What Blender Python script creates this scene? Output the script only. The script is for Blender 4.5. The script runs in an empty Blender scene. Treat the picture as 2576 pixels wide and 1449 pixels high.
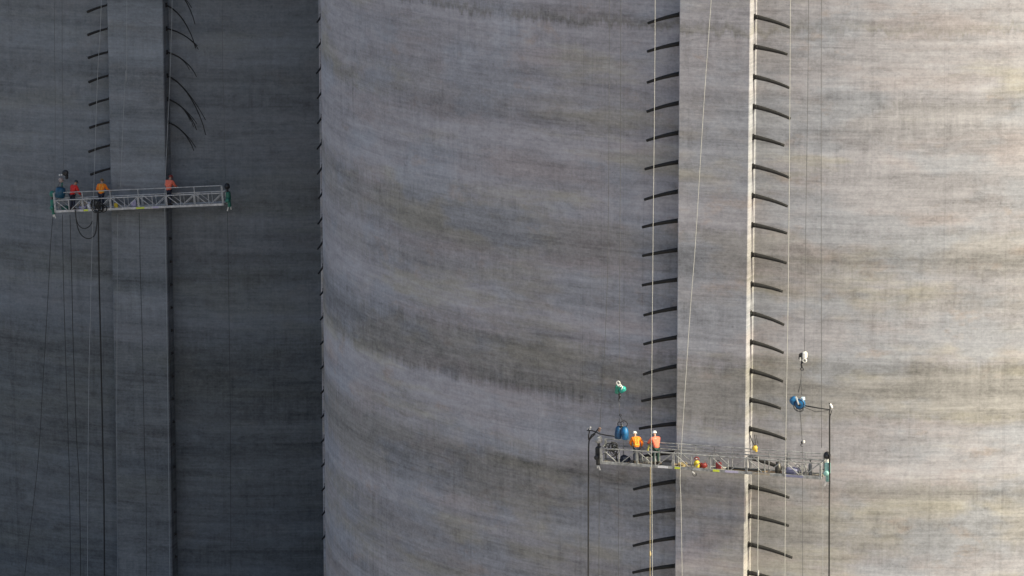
import bpy, bmesh, math, random
from mathutils import Vector, Matrix
random.seed(7)
R_ = math.radians
SC = bpy.context.scene
COL = SC.collection

# ------------------------------------------------------------------ camera
CZ = 75.0                      # height of the camera above the ground
PITCH = 0.19715821530725583    # looking slightly down
FPX = 10239.99                 # focal length for a picture 2576 units wide
cd = bpy.data.cameras.new('camera')
cam = bpy.data.objects.new('camera', cd); COL.objects.link(cam)
cam.location = (0, 0, CZ)
cam.rotation_euler = (math.pi/2 - PITCH, 0, 0)
cd.sensor_width = 36.0; cd.lens = FPX/2576*36.0
cd.clip_start = 1.0; cd.clip_end = 6000
SC.camera = cam

# ------------------------------------------------------------------ light
SUN_AZ, SUN_EL = 63.5, 34.0    # degrees: from the camera side towards the right, above the horizon
w = bpy.data.worlds.new('World'); SC.world = w; w.use_nodes = True
nt = w.node_tree; nt.nodes.clear()
sky = nt.nodes.new('ShaderNodeTexSky'); sky.sky_type = 'NISHITA'; sky.sun_disc = False
sky.sun_elevation = R_(SUN_EL); sky.sun_rotation = R_(180 - SUN_AZ)
sky.dust_density = 4.0; sky.air_density = 1.0; sky.ozone_density = 1.0
bg = nt.nodes.new('ShaderNodeBackground'); bg.inputs['Strength'].default_value = 0.112
wo = nt.nodes.new('ShaderNodeOutputWorld')
nt.links.new(sky.outputs[0], bg.inputs[0]); nt.links.new(bg.outputs[0], wo.inputs[0])
sl = bpy.data.lights.new('sun', 'SUN'); sl.energy = 3.3; sl.angle = R_(2.0); sl.color = (1.0, .965, .70)
so = bpy.data.objects.new('sun', sl); COL.objects.link(so)
sdir = Vector((math.sin(R_(SUN_AZ))*math.cos(R_(SUN_EL)), -math.cos(R_(SUN_AZ))*math.cos(R_(SUN_EL)), math.sin(R_(SUN_EL))))
so.rotation_euler = sdir.to_track_quat('Z', 'Y').to_euler(); so.location = (150, -50, 160)
SC.view_settings.view_transform = 'Standard'; SC.view_settings.look = 'None'
SC.view_settings.exposure = .83; SC.view_settings.gamma = 1.0

# ------------------------------------------------------------------ place constants
RAD, BUT_W, BUT_B = 32.277, 1.851, 1.062
TOP = CZ + 9.0
AX_A = Vector((21.329, 232.12)); PHI_A = -0.34453; PHI_A2 = R_(-104.4)
AX_B = Vector((-15.998, 287.86)); PHI_B = -0.23631
STEP = 1.5
def nrm(phi): return Vector((math.sin(phi), -math.cos(phi)))
def tng(phi): return Vector((math.cos(phi), math.sin(phi)))
def ray(u, v):
    k, m = (u-1288)/FPX, (724.5-v)/FPX
    return Vector((k, math.cos(PITCH)+m*math.sin(PITCH), -math.sin(PITCH)+m*math.cos(PITCH)))
def at(tank, u, v, off):
    """the point seen at (u, v) on the upright plane that runs parallel to a buttress face, off metres in front of it"""
    ax, phi = (AX_A, PHI_A) if tank == 'A' else (AX_B, PHI_B)
    n = nrm(phi); d = ray(u, v)
    t = (RAD+BUT_B+off + n.dot(ax)) / (n.x*d.x+n.y*d.y)
    return Vector((0, 0, CZ)) + d*t
def z_at(x, y, v):
    k = (724.5-v)/FPX
    return CZ + y*(k*math.cos(PITCH)-math.sin(PITCH))/(math.cos(PITCH)+k*math.sin(PITCH))

# ------------------------------------------------------------------ materials
MATS = {}
def mat(name, col, rough=.6, metal=0.0, var=.12, scale=6.0, bump=0.0):
    if name in MATS: return MATS[name]
    m = bpy.data.materials.new(name); m.use_nodes = True; MATS[name] = m
    t = m.node_tree; b = t.nodes['Principled BSDF']
    b.inputs['Roughness'].default_value = rough; b.inputs['Metallic'].default_value = metal
    co = t.nodes.new('ShaderNodeTexCoord'); nz = t.nodes.new('ShaderNodeTexNoise')
    nz.inputs['Scale'].default_value = scale; nz.inputs['Detail'].default_value = 5
    t.links.new(co.outputs['Object'], nz.inputs['Vector'])
    rp = t.nodes.new('ShaderNodeValToRGB')
    rp.color_ramp.elements[0].position = .3; rp.color_ramp.elements[1].position = .7
    rp.color_ramp.elements[0].color = tuple(c*(1-var) for c in col)+(1,)
    rp.color_ramp.elements[1].color = tuple(min(1, c*(1+var)) for c in col)+(1,)
    t.links.new(nz.outputs['Fac'], rp.inputs[0]); t.links.new(rp.outputs[0], b.inputs['Base Color'])
    if bump:
        bp = t.nodes.new('ShaderNodeBump'); bp.inputs['Strength'].default_value = bump; bp.inputs['Distance'].default_value = .02
        t.links.new(nz.outputs['Fac'], bp.inputs['Height']); t.links.new(bp.outputs[0], b.inputs['Normal'])
    return m

def concrete(name, bands, seed, base=.30, tint=(.99, .955, 1.035), hue=1.0):
    """slip-formed concrete: pour bands, drips, brush lines and stains laid round the tank (arc length, height)"""
    m = bpy.data.materials.new(name); m.use_nodes = True
    t = m.node_tree; N = t.nodes; L = t.links; b = N['Principled BSDF']
    b.inputs['Roughness'].default_value = .88
    def math_(op, x, y=None, c=None):
        n = N.new('ShaderNodeMath'); n.operation = op
        for i, q in enumerate((x, y, c)):
            if q is None: continue
            if isinstance(q, (int, float)): n.inputs[i].default_value = q
            else: L.new(q, n.inputs[i])
        return n.outputs[0]
    co = N.new('ShaderNodeTexCoord'); sp = N.new('ShaderNodeSeparateXYZ'); L.new(co.outputs['Object'], sp.inputs[0])
    x, y, z = sp.outputs
    arc = math_('MULTIPLY', math_('ARCTAN2', x, math_('MULTIPLY', y, -1.0)), RAD)
    def noise(sx, sz, off, detail=4.0, rough=.55, dist=0.0):
        cb = N.new('ShaderNodeCombineXYZ')
        L.new(math_('MULTIPLY', arc, sx), cb.inputs[0]); L.new(math_('MULTIPLY', z, sz), cb.inputs[1])
        cb.inputs[2].default_value = seed*7.3+off
        n = N.new('ShaderNodeTexNoise'); n.inputs['Scale'].default_value = 1.0
        n.inputs['Detail'].default_value = detail; n.inputs['Roughness'].default_value = rough; n.inputs['Distortion'].default_value = dist
        L.new(cb.outputs[0], n.inputs['Vector']); return n.outputs['Fac']
    def centred(n, amp): return math_('MULTIPLY', math_('SUBTRACT', n, .5), amp)
    # pour bands: height, warped a little along the arc and frayed by drips
    warp = math_('ADD', math_('ADD', centred(noise(.06, .03, 1.0, 3), 1.7), centred(noise(.9, .12, 2.0, 3), .9)), centred(noise(3.2, .22, 2.5, 4, .65), 1.3))
    zz = math_('DIVIDE', math_('SUBTRACT', math_('ADD', z, warp), 15.0), 40.0)
    rp = N.new('ShaderNodeValToRGB'); cr = rp.color_ramp; cr.interpolation = 'LINEAR'
    st = sorted(bands)
    while len(cr.elements) < len(st): cr.elements.new(.5)
    for e, (h, v) in zip(cr.elements, st): e.position = (h-15.0)/40.0; e.color = (v, v, v, 1)
    L.new(zz, rp.inputs[0])
    # the pours are stained most on the weather side and fade round the wall
    fd = N.new('ShaderNodeMapRange'); L.new(arc, fd.inputs[0]); fd.inputs[1].default_value = -15.0; fd.inputs[2].default_value = -5.0
    fd.inputs[3].default_value = 1.0; fd.inputs[4].default_value = .5 if seed < 1.5 else 1.0
    val = math_('ADD', math_('MULTIPLY', math_('SUBTRACT', rp.outputs[0], 1.0), fd.outputs[0]), 1.0)
    for n, amp in ((noise(.020, .80, 3.0, 6, .62), .85), (noise(.09, 1.3, 4.0, 5, .62, .4), .62), (noise(.34, 7.0, 5.0, 6, .72), .60),
                   (noise(.16, .20, 6.0, 5, .55), .30), (noise(1.3, 1.7, 7.5, 6, .74, .4), .72), (noise(6.0, 7.0, 8.0, 5, .75), .80)):
        val = math_('ADD', val, centred(n, amp))
    # upright run-off, only here and there
    where = N.new('ShaderNodeMapRange'); L.new(noise(.16, .40, 6.5, 4, .6), where.inputs[0])
    where.inputs[1].default_value = .44; where.inputs[2].default_value = .62
    val = math_('ADD', val, math_('MULTIPLY', centred(noise(3.4, .28, 7.0, 5, .7), .75), where.outputs[0]))
    # lift lines: thin, nearly level, broken
    lf = math_('ABSOLUTE', centred(noise(.012, 1.15, 16.0, 2, .5), 2.0))
    lm = N.new('ShaderNodeMapRange'); L.new(noise(.25, 1.2, 17.0, 4, .7), lm.inputs[0]); lm.inputs[1].default_value = .45; lm.inputs[2].default_value = .65
    val = math_('SUBTRACT', val, math_('MULTIPLY', math_('LESS_THAN', lf, .022), math_('MULTIPLY', lm.outputs[0], .13)))
    # crisp-edged wash marks and scattered pock marks
    wm = N.new('ShaderNodeMapRange'); L.new(noise(.22, .9, 18.0, 7, .72, .6), wm.inputs[0]); wm.inputs[1].default_value = .515; wm.inputs[2].default_value = .545
    val = math_('ADD', val, math_('MULTIPLY', wm.outputs[0], .085))
    wd = N.new('ShaderNodeMapRange'); L.new(noise(.30, 1.1, 18.7, 7, .72, .6), wd.inputs[0]); wd.inputs[1].default_value = .56; wd.inputs[2].default_value = .60
    val = math_('SUBTRACT', val, math_('MULTIPLY', wd.outputs[0], .095))
    pk = N.new('ShaderNodeMapRange'); L.new(noise(4.5, 4.0, 19.0, 2, .5), pk.inputs[0]); pk.inputs[1].default_value = .70; pk.inputs[2].default_value = .74
    val = math_('SUBTRACT', val, math_('MULTIPLY', pk.outputs[0], .16))
    # faint upright joints and run-off streaks: thin lines where a 1-D noise crosses its middle, broken up along the height
    ln = math_('ABSOLUTE', centred(noise(.55, .004, 9.0, 2, .5), 2.0))
    line = math_('MULTIPLY', math_('LESS_THAN', ln, .005), math_('MULTIPLY', noise(.8, .25, 10.0, 4, .7), .16))
    val = math_('SUBTRACT', val, line)
    # dark drips under pours
    dr = math_('MULTIPLY', math_('MAXIMUM', math_('SUBTRACT', noise(2.4, .13, 11.0, 3, .6), .60), 0.0), .75)
    val = math_('SUBTRACT', val, dr)
    val = math_('MINIMUM', math_('MAXIMUM', val, .35), 1.7)
    # hues: neutral, olive, rust and slate patches
    def mixc(fac, a, c):
        n = N.new('ShaderNodeMix'); n.data_type = 'RGBA'
        for s, q in ((n.inputs[0], fac), (n.inputs[6], a), (n.inputs[7], c)):
            if isinstance(q, tuple): s.default_value = q
            else: L.new(q, s)
        return n.outputs[2]
    def mask(n, lo, hi, amt):
        r = N.new('ShaderNodeMapRange'); r.inputs[1].default_value = lo; r.inputs[2].default_value = hi; r.inputs[4].default_value = amt*hue
        L.new(n, r.inputs[0]); return r.outputs[0]
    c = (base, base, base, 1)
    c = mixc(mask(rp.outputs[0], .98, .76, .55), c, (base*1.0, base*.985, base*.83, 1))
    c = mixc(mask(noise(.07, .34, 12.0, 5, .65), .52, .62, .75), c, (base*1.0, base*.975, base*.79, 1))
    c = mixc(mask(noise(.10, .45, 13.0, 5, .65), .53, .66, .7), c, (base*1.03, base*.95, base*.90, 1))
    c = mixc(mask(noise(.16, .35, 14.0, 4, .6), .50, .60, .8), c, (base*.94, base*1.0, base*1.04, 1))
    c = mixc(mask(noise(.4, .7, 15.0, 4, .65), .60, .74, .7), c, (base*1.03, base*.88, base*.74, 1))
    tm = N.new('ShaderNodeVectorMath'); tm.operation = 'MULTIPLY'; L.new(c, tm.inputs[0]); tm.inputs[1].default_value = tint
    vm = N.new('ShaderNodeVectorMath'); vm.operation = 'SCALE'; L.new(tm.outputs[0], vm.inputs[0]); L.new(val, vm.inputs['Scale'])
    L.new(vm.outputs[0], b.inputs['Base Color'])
    bp = N.new('ShaderNodeBump'); bp.inputs['Strength'].default_value = .5; bp.inputs['Distance'].default_value = .05
    hgt = math_('ADD', math_('MULTIPLY', noise(.12, 1.6, 20.0, 5, .6), .9), math_('ADD', math_('MULTIPLY', noise(.6, 9.0, 21.0, 4, .6), .30), math_('MULTIPLY', noise(3.5, 4.0, 22.0, 4, .6), .2)))
    L.new(hgt, bp.inputs['Height']); L.new(bp.outputs[0], b.inputs['Normal'])
    return m

def zc(v): return CZ - 26.386 - (v+25-42)*.02039     # height of a pour band from the row where it crosses the wall
bandsA = [(zc(v), 1+(q-1)*1.25) for v, q in ((-60, 1.02), (28, 1.0), (44, .84), (52, .80), (60, 1.10), (190, 1.06), (235, .93), (320, .97), (360, 1.07), (490, 1.03), (528, 1.12),
          (560, .86), (640, .86), (680, .99), (740, .90), (790, 1.04), (870, 1.02), (905, .76), (1005, .75), (1035, 1.08), (1150, 1.05), (1210, .80), (1320, .78), (1365, 1.0), (1470, .93))]
bandsB = [(zc(v)+dz, 1+(q-1)*1.5) for v, q, dz in ((-40, 1.05, 0), (150, .95, 0), (230, 1.05, 0), (300, .92, 0), (390, 1.04, 0), (480, 1.1, 0), (560, .92, 0), (640, 1.05, 0), (760, .96, 0),
          (850, 1.06, 0), (960, .9, 0), (1010, 1.04, 0), (1120, .98, 0), (1190, .84, 0), (1240, 1.02, 0), (1380, 1.0, 0), (1420, .82, 0))]
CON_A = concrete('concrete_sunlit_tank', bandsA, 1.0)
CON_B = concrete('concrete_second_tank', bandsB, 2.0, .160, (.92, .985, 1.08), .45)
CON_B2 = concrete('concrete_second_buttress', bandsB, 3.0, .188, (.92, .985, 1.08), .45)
ROOF = mat('roof_concrete', (.28, .28, .27), .9, 0, .2, .3)
SOIL = mat('crushed_stone_ground', (.31, .28, .25), .95, 0, .3, .05)
STRAND = mat('tendon_black', (.012, .011, .011), .85, 0, .3, 9)
ANCH = mat('anchor_steel', (.035, .032, .03), .6, .2, .3, 9)
ALU = mat('aluminium', (.45, .45, .46), .5, .4, .3, 5)
ALU_D = mat('weathered_aluminium', (.30, .30, .30), .6, .3, .45, 5)
DECK = mat('dusty_deck', (.36, .31, .25), .9, 0, .25, 5)
WHITE_R = mat('white_rope', (.40, .39, .37), .8, 0, .12, 3)
GREY_W = mat('steel_wire', (.10, .10, .105), .5, .4, .2, 3)
PALE_W = mat('pale_line', (.30, .31, .32), .7, 0, .15, 3)
BLACK = mat('black_rubber', (.012, .012, .013), .6, 0, .3, 4)
YROPE = mat('tan_rope', (.42, .32, .16), .8, 0, .2, 4)
HGREEN = mat('hoist_green', (.02, .16, .115), .45, 0, .2, 6)
HTEAL = mat('hoist_pale_teal', (.22, .40, .38), .5, 0, .25, 7)
HBLUE = mat('drum_blue', (.006, .10, .25), .45, 0, .5, 5)
HDBLUE = mat('drum_deep_teal', (.01, .07, .13), .45, 0, .2, 6)
HWHITE = mat('hoist_white', (.72, .70, .66), .45, 0, .12, 6)
DARK = mat('dark_steel', (.03, .03, .033), .5, .4, .3, 8)
YEL = mat('yellow_plastic', (.60, .44, .03), .6, 0, .3, 6)
LIME = mat('lime_sticker', (.55, .62, .05), .6, 0, .1, 6)
REDP = mat('red_plastic', (.22, .02, .018), .5, 0, .2, 6)
ORNG = mat('hi_vis_orange', (.85, .22, .015), .8, 0, .12, 9, .3)
SALM = mat('hi_vis_salmon', (.80, .17, .10), .8, 0, .12, 9, .3)
REDJ = mat('red_jacket', (.62, .03, .025), .8, 0, .15, 9, .3)
NAVY = mat('navy_trousers', (.02, .025, .045), .85, 0, .2, 9, .3)
DGRN = mat('dark_green_trousers', (.02, .05, .042), .85, 0, .2, 9, .3)
TAN = mat('khaki_trousers', (.10, .08, .055), .85, 0, .2, 9, .3)
SKIN = mat('skin', (.42, .24, .16), .6, 0, .08, 20)
HELW = mat('white_helmet', (.80, .79, .76), .35, 0, .05, 6)
HELD = mat('dark_helmet', (.03, .045, .05), .35, 0, .1, 6)
HELR = mat('maroon_helmet', (.22, .035, .03), .35, 0, .1, 6)
HELB = mat('brown_helmet', (.16, .10, .04), .35, 0, .1, 6)
BOOT = mat('boot_leather', (.05, .035, .025), .7, 0, .2, 9)
STRAP = mat('harness_strap', (.75, .62, .08), .7, 0, .15, 9)
TARP = mat('blue_grey_tarp', (.22, .22, .34), .7, 0, .25, 4, .6)
SACK = mat('white_sack', (.66, .65, .68), .85, 0, .15, 5, .5)
PURP = mat('lilac_sheet', (.42, .38, .52), .8, 0, .2, 5, .4)
WOOD = mat('plank_wood', (.36, .25, .15), .85, 0, .25, 4)

# ------------------------------------------------------------------ mesh helpers
class MB:
    def __init__(s): s.v = []; s.f = []; s.smooth = []
    def add(s, vs, fs, smooth=False):
        o = len(s.v); s.v += [tuple(q) for q in vs]; s.f += [tuple(i+o for i in q) for q in fs]; s.smooth += [smooth]*len(fs); return s
    def box(s, c, d, rot=None, bev=0.0):
        c = Vector(c); h = Vector(d)/2
        if bev <= 0:
            vs = [Vector((a*h.x, b*h.y, e*h.z)) for a in (-1, 1) for b in (-1, 1) for e in (-1, 1)]
            fs = [(0, 1, 3, 2), (4, 6, 7, 5), (0, 4, 5, 1), (2, 3, 7, 6), (0, 2, 6, 4), (1, 5, 7, 3)]
        else:
            bm = bmesh.new(); bmesh.ops.create_cube(bm, size=1.0)
            for q in bm.verts: q.co = Vector((q.co.x*d[0], q.co.y*d[1], q.co.z*d[2]))
            bmesh.ops.bevel(bm, geom=bm.edges[:], offset=bev, segments=1, affect='EDGES', profile=.5)
            bm.verts.index_update()
            vs = [q.co.copy() for q in bm.verts]; fs = [tuple(q.index for q in f.verts) for f in bm.faces]; bm.free()
        if rot is not None: vs = [rot @ q for q in vs]
        return s.add([q+c for q in vs], fs)
    def tube(s, pts, r, n=6, caps=True, smooth=True, lob=0.0):
        pts = [Vector(q) for q in pts]; k = len(pts)
        rs = r if isinstance(r, (list, tuple)) else [r]*k
        vs, fs = [], []; ref = None
        for i, q in enumerate(pts):
            d = (pts[min(i+1, k-1)]-pts[max(i-1, 0)]).normalized()
            if ref is None:
                a = Vector((0, 0, 1)) if abs(d.z) < .9 else Vector((1, 0, 0))
                ref = (a-d*a.dot(d)).normalized()
            else: ref = (ref-d*ref.dot(d)).normalized()
            e = d.cross(ref)
            for j in range(n):
                t = 2*math.pi*(j+.5)/n; rr = rs[i]*(1+(lob if j % 2 else -lob))
                vs.append(q+(ref*math.cos(t)+e*math.sin(t))*rr)
        for i in range(k-1):
            for j in range(n): fs.append((i*n+j, i*n+(j+1) % n, (i+1)*n+(j+1) % n, (i+1)*n+j))
        if caps: fs.append(tuple(range(n-1, -1, -1))); fs.append(tuple(range((k-1)*n, k*n)))
        return s.add(vs, fs, smooth)
    def lathe(s, prof, c=(0, 0, 0), rot=None, n=14):
        """profile of (radius, height) about local z"""
        vs, fs = [], []; c = Vector(c); k = len(prof)
        for rr, h in prof:
            for j in range(n):
                t = 2*math.pi*j/n; q = Vector((rr*math.cos(t), rr*math.sin(t), h))
                vs.append((rot @ q if rot is not None else q)+c)
        for i in range(k-1):
            for j in range(n): fs.append((i*n+j, i*n+(j+1) % n, (i+1)*n+(j+1) % n, (i+1)*n+j))
        fs.append(tuple(range(n-1, -1, -1))); fs.append(tuple(range((k-1)*n, k*n)))
        return s.add(vs, fs, True)
    def ring(s, c, rad, r, rot=None, n=14, m=6, a0=0.0, a1=2*math.pi):
        pts = []
        for j in range(n+1):
            t = a0+(a1-a0)*j/n; q = Vector((rad*math.cos(t), 0, rad*math.sin(t)))
            pts.append((rot @ q if rot is not None else q)+Vector(c))
        return s.tube(pts, r, m)
    def mesh(s, name, m):
        me = bpy.data.meshes.new(name); me.from_pydata(s.v, [], s.f); me.materials.append(m)
        me.polygons.foreach_set('use_smooth', s.smooth); me.update(); return me
    def build(s, name, m, parent=None, loc=None):
        o = bpy.data.objects.new(name, s.mesh(name, m)); COL.objects.link(o)
        if parent: o.parent = parent
        if loc is not None: o.location = loc
        return o
def place(name, me, parent=None, loc=(0, 0, 0), rot=None):
    o = bpy.data.objects.new(name, me); COL.objects.link(o)
    if parent: o.parent = parent
    o.location = loc
    if rot is not None: o.rotation_euler = rot
    return o
def tag(o, label, cat, group=None):
    o['label'] = label; o['category'] = cat
    if group: o['group'] = group
    return o
def thing(name, label, cat, loc=(0, 0, 0), group=None, mtx=None):
    o = bpy.data.objects.new(name, None); COL.objects.link(o); o.empty_display_size = .3
    if mtx is not None: o.matrix_world = mtx
    else: o.location = loc
    return tag(o, label, cat, group)
RX, RY = Matrix.Rotation(math.pi/2, 3, 'X'), Matrix.Rotation(math.pi/2, 3, 'Y')

# ------------------------------------------------------------------ ground
g = MB(); S = 3000; g.add([(-S, -S, 0), (S, -S, 0), (S, S, 0), (-S, S, 0)], [(0, 1, 2, 3)])
o = g.build('ground', SOIL); o['kind'] = 'structure'

# ------------------------------------------------------------------ tanks
def ring_wall(seg=384):
    m = MB(); vs, fs = [], []
    zs = [-.5] + [5*i for i in range(1, int(TOP//5)+1)] + [TOP]
    for h in zs:
        for j in range(seg):
            t = 2*math.pi*j/seg; vs.append((RAD*math.sin(t), -RAD*math.cos(t), h))
    for i in range(len(zs)-1):
        for j in range(seg): fs.append((i*seg+j, i*seg+(j+1) % seg, (i+1)*seg+(j+1) % seg, (i+1)*seg+j))
    m.add(vs, fs, True); return m
def dome():
    m = MB(); prof = [(RAD+.45, TOP-.8), (RAD+.45, TOP+.5), (RAD-.6, TOP+.5)]
    m.lathe(prof+[(RAD*math.cos(a), TOP+.5+7*math.sin(a)) for a in [R_(q) for q in (12, 24, 38, 52, 66, 80, 89)]], n=128); return m
ANR = .46                      # radial place of the anchors on the side faces, metres out from the wall
def buttress(phi, con, parent, anr=ANR, groove=True):
    c, b = .05, BUT_B
    prof = [(-BUT_W, -.35)]
    g0, g1, gd = anr-.035, anr+.035, .10
    left = [(-BUT_W, g0), (-BUT_W+gd, g0), (-BUT_W+gd, g1), (-BUT_W, g1)] if groove else []
    prof += left + [(-BUT_W, b-c), (-BUT_W+c, b), (BUT_W-c, b), (BUT_W, b-c)]
    prof += [(-x, y) for x, y in reversed(left)] + [(BUT_W, -.35)]
    n, t = nrm(phi), tng(phi); vs = []; zs = [-.5, TOP-.9]
    for h in zs:
        for x, y in prof: q = n*(RAD+y)+t*x; vs.append((q.x, q.y, h))
    k = len(prof); fs = []
    for i in range(k-1): fs.append((i, i+1, k+i+1, k+i))
    fs.append(tuple(k+i for i in range(k)))
    m = MB(); m.add(vs, [tuple(reversed(f)) for f in fs])
    return m.build('buttress', con, parent)
def local(phi, x, y, z): 
    q = nrm(phi)*(RAD+y)+tng(phi)*x; return Vector((q.x, q.y, z))

def tendon_mesh(length, droop, r0, r1, cap=False, seg=8):
    """a bundle of strands in its sheath leaving an anchor head along +x, sagging in -z"""
    m = MB(); pts, rs = [], []
    m.box((.05, 0, 0), (.16, .20, .30), bev=.025)
    m.lathe([(.115, 0), (.12, .10), (.10, .16)], (.12, 0, 0), RY, 10)
    for i in range(seg+1):
        s = i/seg; pts.append((.18+(length-.18)*s, .05*math.sin(s*3), -droop*(.70*s+.30*s*s))); rs.append(r0+(r1-r0)*s)
    m.tube(pts, rs, 10, lob=.10)
    if cap:
        e = Vector(pts[-1]); d = (e-Vector(pts[-3])).normalized()
        m.tube([e-d*.05, e+d*.10], r1*1.45, 8)
    return m
def splay_mesh(curve, strands, seed):
    rnd = random.Random(seed); m = MB()
    m.box((.05, 0, 0), (.16, .20, .28), bev=.025)
    for k in range(strands):
        fx, fz, cut = 1+rnd.uniform(-.16, .12), 1+rnd.uniform(-.14, .14), rnd.uniform(.72, 1.0) if k else 1.0
        if k == 0: fx = fz = 1.0
        pts = []; n = 9
        for i in range(n+1):
            s = i/n*cut; sp = s*s
            x = curve[0]*(1-(1-s)**1.22); z = -curve[1]*(.26*s+.74*s**1.9)
            pts.append((.05+x*(1+(fx-1)*sp), .04*math.sin(5*s+k)*s+(k-1)*.05*s, z*(1+(fz-1)*sp)))
        m.tube(pts, [.058-.034*(i/n) for i in range(n+1)] if k == 0 else [.034-.012*(i/n) for i in range(n+1)], 6)
    return m
def put_tendon(but, phi, side, z, me, anr=ANR, roll=0.0):
    q = local(phi, side*(BUT_W-.06), anr, z)
    a = phi + (0 if side > 0 else math.pi)
    return place('tendon', me, but, q, (roll, 0, a))

tankA = thing('concrete_tank', 'tall grey concrete tank with its right flank in sun and rows of black tendons', 'tank', (AX_A.x, AX_A.y, 0), 'pair of concrete tanks')
wall_mesh = ring_wall()
wl = wall_mesh.build('wall', CON_A, tankA); dome().build('roof', ROOF, tankA)
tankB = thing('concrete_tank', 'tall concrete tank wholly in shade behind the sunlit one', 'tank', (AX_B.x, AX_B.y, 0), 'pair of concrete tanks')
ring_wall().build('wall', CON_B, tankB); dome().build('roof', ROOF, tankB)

bA = buttress(PHI_A, CON_A, tankA); bA['label'] = 'broad flat buttress with tendon tails along both edges'
shaft = (AX_A + nrm(PHI_A)*(RAD+ANR)) + tng(PHI_A)*BUT_W
rnd = random.Random(3)
MESHES = {}
def tmesh(L, d, r0, r1, mt=STRAND, cap=False):
    k = (round(L, 1), round(d, 2), r0, r1, cap)
    if k not in MESHES: MESHES[k] = tendon_mesh(k[0], k[1], r0, r1, cap).mesh('tendon', mt)
    return MESHES[k]
rowsR = [42, 118, 193, 270, 345, 420, 493, 567, 643, 717, 790, 863, 935, 1008, 1080, 1153, 1227, 1298, 1370, 1440]
lenR = [1.85, 1.82, 1.9, 1.9, 1.7, 1.9, 1.8, 1.75, 1.75, 1.7, 1.75, 1.8, 1.75, 1.7, 2.05, 2.4, 2.25, 2.2, 2.25, 2.2]
drpR = [.42, .32, .46, .48, .34, .44, .44, .34, .34, .30, .44, .46, .40, .34, .36, .66, .36, .36, .46, .40]
lenL = [1.68, 1.7, 1.7, 1.7, 1.7, 1.74, 1.8, 1.85, 1.85, 1.85, 1.8, 1.8, 1.8, 1.82, 2.0, 2.2, 2.28, 2.28, 2.28, 2.2]
drpL = [.42, .34, .42, .36, .32, .36, .38, .34, .32, .28, .36, .32, .42, .30, .30, .32, .46, .44, .46, .42]
for i in range(-2, 22):
    z = CZ - 26.386 - STEP*i; j = min(max(i, 0), 19)
    put_tendon(bA, PHI_A, 1, z+rnd.uniform(-.02, .02), tmesh(lenR[j]+rnd.choice((0, 0, .1)), drpR[j]+rnd.choice((0, .03, -.03)), .115, .070), roll=rnd.uniform(-.1, .1))
    put_tendon(bA, PHI_A, -1, z+rnd.uniform(-.02, .02), tmesh(lenL[j]+.25, drpL[j]+.15+rnd.choice((0, .03, -.03)), .108, .066), roll=rnd.uniform(-.1, .1))
# the next buttress round, just behind the edge of the wall
bA2 = buttress(PHI_A2, CON_A, tankA, .80)
qe = AX_A + local(PHI_A2, BUT_W, .8, 0).to_2d()
z3 = z_at(qe.x, qe.y-1.5, 44)
for i in range(-1, 22):
    L = 1.38 + rnd.uniform(-.2, .1) if i < 11 else 1.08
    put_tendon(bA2, PHI_A2, 1, z3-STEP*i, tmesh(L, .34 if i < 11 else .2, .07, .05), .80)
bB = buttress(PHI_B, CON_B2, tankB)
zB = CZ - 32.932
for i in range(-2, 8):
    put_tendon(bB, PHI_B, -1, zB-STEP*i, tmesh([1.62, 1.62, 1.62, 1.55, 1.58, 1.6, 1.66, 1.55][max(i, 0)], .50-.03*(i % 3), .062, .085), roll=0)
spl = [(1.95, 2.65, 3), (2.15, 1.25, 3), (2.0, 1.5, 2), (2.55, 3.7, 3), (1.95, 1.9, 4), (1.75, 1.75, 4)]
for i in range(-1, 6):
    a = spl[max(i, 0)]
    put_tendon(bB, PHI_B, 1, zB-STEP*i+.1, splay_mesh(a[:2], a[2], 20+i).mesh('tendon', STRAND))
am = MB(); am.box((.03, 0, 0), (.14, .16, .20), bev=.02); am.lathe([(.07, 0), (.06, .10)], (.1, 0, 0), RY, 8)
am = am.mesh('anchor', ANCH)
for i in range(10, 30):
    q = local(PHI_B, BUT_W-.06, ANR, zB-STEP*i+.1); place('anchor', am, bB, q, (0, 0, PHI_B))

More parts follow.
